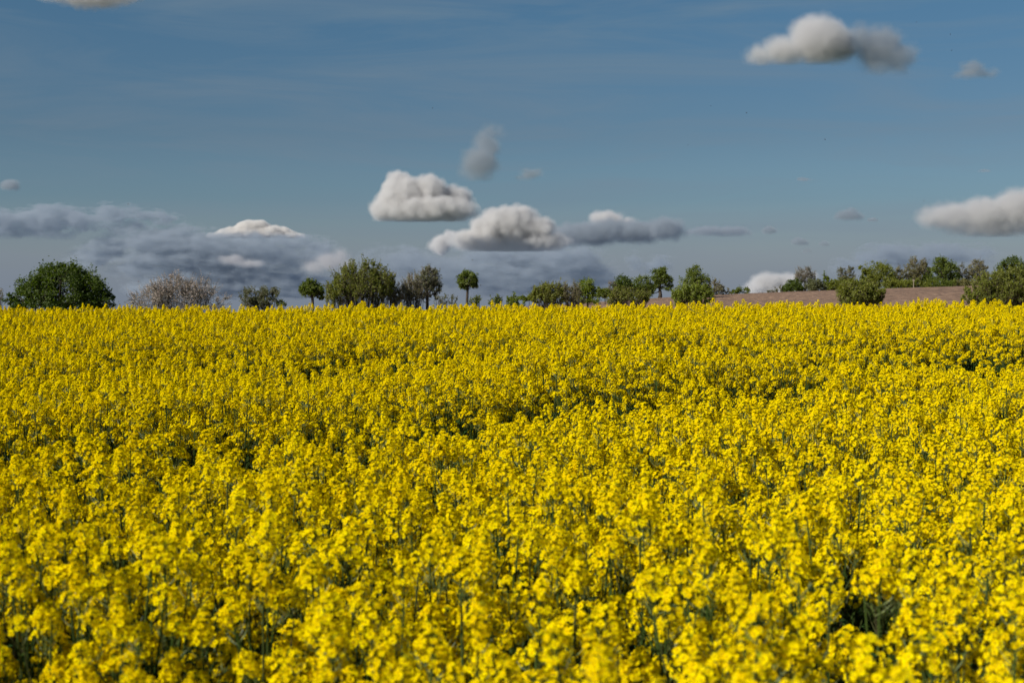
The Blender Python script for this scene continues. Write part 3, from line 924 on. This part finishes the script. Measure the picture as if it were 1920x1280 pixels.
bm_, wm_ = insect_mesh()
ins = [(1782, 65, 'highest'), (1784, 95, ''), (1718, 42, ''), (1400, 212, ''), (1333, 199, ''), (1547, 262, ''), (240, 383, ''), (811, 203, ''), (1732, 377, ''), (1290, 272, ''), (886, 488, ''), (192, 497, '')]
wh = ['below the right upper cloud, higher of two', 'right of the upper right clouds, lower of two', 'above the grey upper right cloud', 'below the pale upper right cloud', 'left of the one under the pale upper right cloud',
      'in open sky at the right centre', 'above the grey clouds on the left', 'in open sky above the big white cloud', 'left of the big cloud at the right edge', 'in open sky over the centre right',
      'just above the lone round tree', 'above the big dark bush']
for (x, y, _), w_ in zip(ins, wh):
    d = random.uniform(13, 18)
    o = empty('flying_insect', P(x, y, d), 'tiny dark flying insect ' + w_, 'insect', 'insects flying over the crop')
    o.rotation_euler = (random.uniform(-.4, .4), random.uniform(-.4, .4), random.uniform(0, 6.3))
    link('body', bm_, o); link('wings', wm_, o)

# ------------------------------------------------------------------ clouds
def cloud_mat(name, L, zb, col, dens, edge, bump, fine, seed, aniso=0.15):
    """vapour whose density follows the lobes (photo-pixel units, object space), eaten into by billows"""
    m = bpy.data.materials.new(name); m.use_nodes = True
    t = m.node_tree; t.nodes.clear()
    new, ln = t.nodes.new, t.links.new

    def math_(op, a, b=None, c=None, clamp=False):
        n = new('ShaderNodeMath'); n.operation = op; n.use_clamp = clamp
        for i, v in enumerate((a, b, c)):
            if v is None: continue
            if isinstance(v, (int, float)): n.inputs[i].default_value = v
            else: ln(v, n.inputs[i])
        return n.outputs[0]

    def vec(op, a, b):
        n = new('ShaderNodeVectorMath'); n.operation = op
        for i, v in enumerate((a, b)):
            if v is None: continue
            if isinstance(v, tuple): n.inputs[i].default_value = v
            else: ln(v, n.inputs[i])
        return n
    tc = new('ShaderNodeTexCoord').outputs['Object']
    off = vec('ADD', tc, (seed * 31.7, seed * 17.3, 0)).outputs[0]
    nz = new('ShaderNodeTexNoise'); nz.inputs['Scale'].default_value = .035; nz.inputs['Detail'].default_value = 1
    ln(off, nz.inputs['Vector'])
    w = vec('SUBTRACT', nz.outputs['Color'], (.5, .5, .5)).outputs[0]
    w = vec('MULTIPLY', w, (bump * 3.4,) * 3).outputs[0]
    p = vec('ADD', tc, w).outputs[0]
    f = None
    for c, s in L:
        q = vec('SUBTRACT', p, tuple(c)).outputs[0]
        q = vec('MULTIPLY', q, tuple(1 / s)).outputs[0]
        l = vec('LENGTH', q, None).outputs['Value']
        k = float(min(s))
        g = math_('MULTIPLY_ADD', l, -k, k)
        f = g if f is None else math_('SMOOTH_MAX', f, g, 3.0)
    vo = new('ShaderNodeTexVoronoi'); vo.feature = 'F1'; vo.inputs['Scale'].default_value = .055
    vo.inputs['Detail'].default_value = 0.0
    ln(off, vo.inputs['Vector'])
    f = math_('MULTIPLY_ADD', vo.outputs['Distance'], -bump * 1.5, f)
    n2 = new('ShaderNodeTexNoise'); n2.inputs['Scale'].default_value = .13; n2.inputs['Detail'].default_value = 4; n2.inputs['Roughness'].default_value = .66
    ln(off, n2.inputs['Vector'])
    f = math_('MULTIPLY_ADD', n2.outputs[0], -fine * 2, f)
    if 'bank' in name or 'thin' in name:          # torn into streaks and holes
        n3 = new('ShaderNodeTexNoise'); n3.inputs['Scale'].default_value = .028; n3.inputs['Detail'].default_value = 3
        ln(vec('MULTIPLY', off, (1, 1, 2.8)).outputs[0], n3.inputs['Vector'])
        h_ = 48.0 if 'bank' in name else 16.0
        f = math_('ADD', math_('MULTIPLY_ADD', n3.outputs[0], -h_, f), h_ * .47)
    f = math_('ADD', f, fine * 1.3 + bump * 1.5)
    sp = new('ShaderNodeSeparateXYZ'); ln(p, sp.inputs[0])
    fl = math_('MULTIPLY_ADD', math_('SUBTRACT', sp.outputs[2], float(zb)), 0.6, edge * .5)
    f = math_('MINIMUM', f, fl)
    d = math_('DIVIDE', f, edge, clamp=True)
    d = math_('MULTIPLY', math_('MULTIPLY', d, d), dens)
    v = new('ShaderNodeVolumePrincipled'); v.inputs['Color'].default_value = (*col, 1); v.inputs['Anisotropy'].default_value = aniso
    ln(d, v.inputs['Density'])
    o = new('ShaderNodeOutputMaterial'); ln(v.outputs[0], o.inputs['Volume'])
    m.cycles.volume_step_rate = {'white': .32, 'far': .32, 'bank': .6}.get(name[7:], .42)
    return m


STEP = 0.28
ICO = None
def ico():
    global ICO
    if ICO is None:
        import bmesh
        b = bmesh.new(); bmesh.ops.create_icosphere(b, subdivisions=3, radius=1)
        ICO = (np.array([v.co for v in b.verts]), np.array([[v.index for v in f.verts] for f in b.faces])); b.free()
    return ICO


KINDS_ = {   # albedo, density per photo pixel, soft edge
    'white': ((.888, .888, .896), .17, 13.0),
    'soft': ((.850, .852, .865), .080, 24.0),
    'grey': ((.54, .60, .67), .085, 14.0),  # low albedo: shadow from neighbouring clouds is put into the colour
    'thin': ((.55, .60, .66), .045, 24.0),  # shade darkened into the albedo here too
    'bank': ((.54, .61, .69), .036, 20.0),  # dull albedo carries the shade lying on these clouds
    'pale': ((.80, .79, .80), .050, 18.0),
    'far': ((.93, .92, .91), .40, 5.0),
}


def cloud(name, label, d, lobes, base, kind, rough=1.0, puffs=0, seed=1, vox=None, depth=1.0, amp=5.0, fine=None):
    """closed body of vapour; base = photo row of the flat underside"""
    r = np.random.default_rng(seed)
    m = d / F
    col, dens, edge = KINDS_[kind]
    small = min(max(l[2], l[3]) for l in lobes[:1])
    thin_ = float(np.median([min(l[2], l[3]) for l in lobes]))
    amp = min(amp, thin_ * (.30 if kind in ('white', 'far') else .5)); edge = min(edge, thin_ * .8)
    fine = fine if fine is not None else amp * .7
    I, IF = ico()
    g = Geo()
    x0, y0 = lobes[0][0], lobes[0][1]
    if kind in ('grey', 'soft'):
        lobes = [(a_, b_, c_ * 1.12, d_ * 1.14) for a_, b_, c_, d_ in lobes]
    if kind == 'bank':
        lobes = [(a_, b_, c_ * 1.08, d_ * 1.3) for a_, b_, c_, d_ in lobes]
    L = []
    for (px, py, rx, ry) in lobes:
        c = np.array([px - x0, r.uniform(-.25, .25) * rx, y0 - py], float)
        L.append((c, np.array([rx, (rx + ry) * .5 * depth, ry], float)))
        g.add(I * (L[-1][1] + amp * 1.6) + c, IF)
    me = g.build('tmp', [])
    o = bpy.data.objects.new('tmp', me); COL.objects.link(o)
    md = o.modifiers.new('r', 'REMESH'); md.mode = 'VOXEL'; md.voxel_size = max(1.2, small / 8)
    dg = bpy.context.evaluated_depsgraph_get()
    me2 = bpy.data.meshes.new_from_object(o.evaluated_get(dg))
    bpy.data.objects.remove(o); bpy.data.meshes.remove(me)
    n = len(me2.vertices); V = np.empty(n * 3, np.float32); me2.vertices.foreach_get('co', V); V = V.reshape(-1, 3)
    zb = y0 - base
    V[:, 2] = np.maximum(V[:, 2], zb - 5 - .04 * V[:, 2])
    me2.vertices.foreach_set('co', V.ravel())
    me2.materials.clear()
    me2.materials.append(cloud_mat('vapour_' + kind, L, zb, col, dens / m, edge, amp, fine, seed))
    me2.name = 'cloud'; me2.update()
    o = link(name, me2)
    o.location = P(x0, y0, d)
    o.scale = (m, m, m)
    tag(o, label, 'cloud')
    return o


D1 = 9000
if True:
    cloud('cumulus_cloud', 'big white cumulus with a flat grey base, left of the centre', D1,
          [(760, 372, 52, 42), (745, 345, 26, 26), (806, 360, 36, 32), (848, 375, 40, 28), (800, 394, 98, 26), (730, 392, 38, 26), (808, 340, 18, 16)], 412, 'white', puffs=46, seed=1)
    cloud('cumulus_cloud', 'wide white cumulus dome over the centre with a long grey base', D1 + 500,
          [(950, 425, 58, 38), (975, 405, 32, 22), (915, 430, 36, 28), (1005, 432, 40, 28), (945, 454, 100, 20), (880, 448, 40, 20), (1030, 452, 40, 18)], 468, 'white', puffs=46, seed=2)
    cloud('cumulus_cloud', 'small bright white puff at the left foot of the central dome', D1 + 2500,
          [(828, 458, 22, 20), (845, 446, 16, 14), (815, 462, 14, 12)], 482, 'white', puffs=16, seed=3)
    cloud('cumulus_cloud', 'long grey cumulus body right of the central dome', D1 + 800,
          [(1140, 428, 38, 18), (1110, 438, 60, 20), (1190, 434, 60, 20), (1245, 430, 40, 20), (1075, 440, 44, 20)], 462, 'grey', puffs=40, seed=4)
    cloud('cumulus_cloud', 'bright white double top rising behind the long grey body right of the centre', D1 + 1700,
          [(1138, 414, 34, 18), (1120, 407, 17, 13), (1152, 406, 20, 13), (1175, 418, 22, 12)], 440, 'white', seed=24)
    cloud('flat_cloud', 'flat grey cloud right of the central group', D1 + 1500,
          [(1330, 434, 36, 10), (1370, 434, 34, 10), (1303, 435, 18, 8), (1398, 438, 12, 6)], 440, 'grey', puffs=16, seed=5, vox=1.6, amp=2.5)
    for i, (x, y, rx, ry, lb) in enumerate(((1442, 432, 14, 9, 'small grey cloud, just right of the flat grey cloud'), (1500, 454, 16, 7, 'small grey oval cloud, upper left of a low trio'),
                                            (1515, 470, 10, 7, 'faint small grey cloud, lowest of a trio'), (1545, 458, 9, 5, 'tiny grey cloud, right of a low trio'),
                                            (1636, 412, 9, 4, 'tiny grey cloud, right beside a small grey cumulus'), (1848, 321, 14, 4, 'small thin grey streak cloud high above the big right cloud'),
                                            (1512, 336, 20, 5, 'faint thin grey wisp in the right half of the sky'), (18, 348, 18, 11, 'small grey cloud cut by the left edge'))):
        cloud('small_cloud', lb, D1, [(x, y, rx, ry), (x - rx * .5, y + 1, rx * .5, ry * .6), (x + rx * .5, y + 1, rx * .5, ry * .6)], y + ry * .7, 'grey' if i not in (2, 6, 5) else 'thin', puffs=8, seed=20 + i, vox=1.3, amp=1.8, rough=1.6)
    cloud('small_cloud', 'small grey cumulus in the lower right of the sky', D1, [(1592, 403, 22, 10), (1596, 396, 12, 8), (1574, 406, 12, 7), (1610, 405, 10, 8)], 412, 'grey', puffs=14, seed=6, vox=1.5, amp=2.4, rough=1.4)
    cloud('cumulus_cloud', 'big grey white cumulus at the right edge of the photo', D1,
          [(1850, 402, 60, 32), (1790, 405, 55, 26), (1750, 408, 30, 20), (1905, 392, 50, 36), (1960, 395, 60, 38), (1870, 425, 90, 18), (1930, 360, 26, 14)], 440, 'soft', puffs=46, seed=7)
    cloud('soft_cloud', 'soft cloud with a bright white head at the upper right', D1 * .7,
          [(1532, 76, 56, 44), (1522, 58, 40, 30), (1470, 96, 48, 28), (1428, 102, 32, 20), (1568, 84, 42, 34)], 118, 'soft', puffs=24, seed=8, amp=5)
    cloud('soft_cloud', 'soft ragged grey cloud beside the bright headed cloud at the upper right', D1 * .7,
          [(1650, 88, 54, 44), (1612, 72, 34, 30), (1682, 106, 42, 36), (1600, 95, 26, 22), (1650, 120, 42, 24)], 138, 'thin', puffs=30, seed=9, amp=6)
    cloud('soft_cloud', 'faint small grey cloud below and right of the ragged grey cloud', D1 * .7,
          [(1828, 126, 28, 16), (1812, 140, 30, 12), (1848, 137, 28, 14)], 148, 'thin', puffs=14, seed=10, amp=3.5, vox=1.8)
    cloud('soft_cloud', 'soft upright grey cloud above the gap between the two big cumulus', D1 * .8,
          [(900, 305, 40, 38), (912, 272, 30, 32), (890, 325, 34, 20), (922, 248, 26, 16)], 336, 'thin', puffs=26, seed=11, amp=5)
    cloud('soft_cloud', 'small soft grey cloud right of the upright grey cloud', D1 * .8,
          [(995, 325, 24, 13), (978, 333, 14, 9)], 338, 'thin', puffs=12, seed=12, amp=3, vox=1.6)
    cloud('soft_cloud', 'pale soft cloud cut by the top edge at the left', D1 * .6,
          [(170, -12, 80, 24), (110, -14, 50, 16), (230, -14, 40, 18)], 16, 'pale', puffs=24, seed=13, amp=6)
    cloud('distant_cloud', 'bright white cloud top behind the grey bank on the left', D1 * 1.9,
          [(466, 432, 30, 21), (450, 439, 44, 14), (500, 437, 46, 14), (535, 443, 36, 8), (418, 443, 30, 7), (484, 424, 22, 10)], 444, 'far', puffs=30, seed=14, amp=2.6, vox=1.6, rough=1.6)
    cloud('distant_cloud', 'low bright white cumulus standing on the ridge between the tree groups', D1 * 1.9,
          [(1440, 530, 36, 22), (1475, 528, 36, 18), (1420, 542, 28, 20), (1515, 520, 20, 14), (1470, 550, 60, 20)], 575, 'white', puffs=26, seed=15, amp=3, vox=1.8)
    cloud('distant_cloud', 'hazy pale cumulus low left of the big olive bush', D1 * 1.35,
          [(620, 490, 36, 20), (640, 480, 20, 16), (590, 500, 28, 16), (650, 498, 20, 18)], 520, 'pale', puffs=26, seed=16, amp=3.4)
    cloud('distant_cloud', 'small hazy pale puff low over the blossoming shrub', D1 * 1.35,
          [(435, 488, 26, 12), (470, 494, 30, 10), (415, 484, 14, 8)], 502, 'pale', puffs=12, seed=17, amp=3)
    cloud('cloud_bank', 'long dull blue grey cloud bank low on the left of the sky', D1 * 1.6,
          [(300, 455, 90, 22), (200, 462, 50, 16), (390, 462, 90, 22), (480, 462, 80, 20), (560, 458, 60, 14), (330, 485, 110, 20), (430, 490, 100, 22), (245, 430, 50, 10), (330, 435, 60, 12), (520, 485, 60, 20), (600, 480, 50, 16), (270, 505, 80, 12), (180, 480, 60, 14), (400, 520, 130, 20), (500, 535, 130, 22), (330, 540, 90, 14)], 562, 'bank', puffs=60, seed=18, amp=6, vox=3)
    cloud('cloud_bank', 'dull grey ragged cloud left above the big dark bush', D1 * 1.6,
          [(100, 405, 56, 16), (60, 415, 60, 18), (210, 402, 40, 14), (150, 415, 50, 12), (0, 420, 50, 24), (95, 440, 36, 10), (270, 408, 50, 8), (250, 395, 26, 8), (310, 412, 30, 7)], 446, 'bank', puffs=50, seed=19, amp=6, vox=2.6)
    cloud('cloud_bank', 'dull blue grey cloud layer under the central white clouds', D1 * 1.8,
          [(960, 480, 120, 20), (860, 510, 70, 28), (960, 520, 110, 32), (1060, 490, 80, 26), (1110, 520, 50, 30), (760, 490, 60, 24), (700, 480, 30, 16), (820, 500, 50, 20)], 556, 'bank', puffs=60, seed=21, amp=6, vox=3)
    cloud('cloud_bank', 'dull grey low cloud patch left of the tall green tree', D1 * 1.9,
          [(1240, 492, 26, 14), (1190, 484, 16, 12), (1192, 500, 18, 12), (1225, 500, 20, 12)], 516, 'bank', puffs=20, seed=22, amp=3.5, vox=2)
    cloud('cloud_bank', 'long low grey cloud behind the ridge trees on the right', D1 * 1.9,
          [(1760, 478, 80, 18), (1680, 482, 70, 22), (1830, 476, 40, 14), (1640, 492, 36, 16), (1590, 500, 30, 16)], 515, 'bank', puffs=40, seed=23, amp=5, vox=2.6)
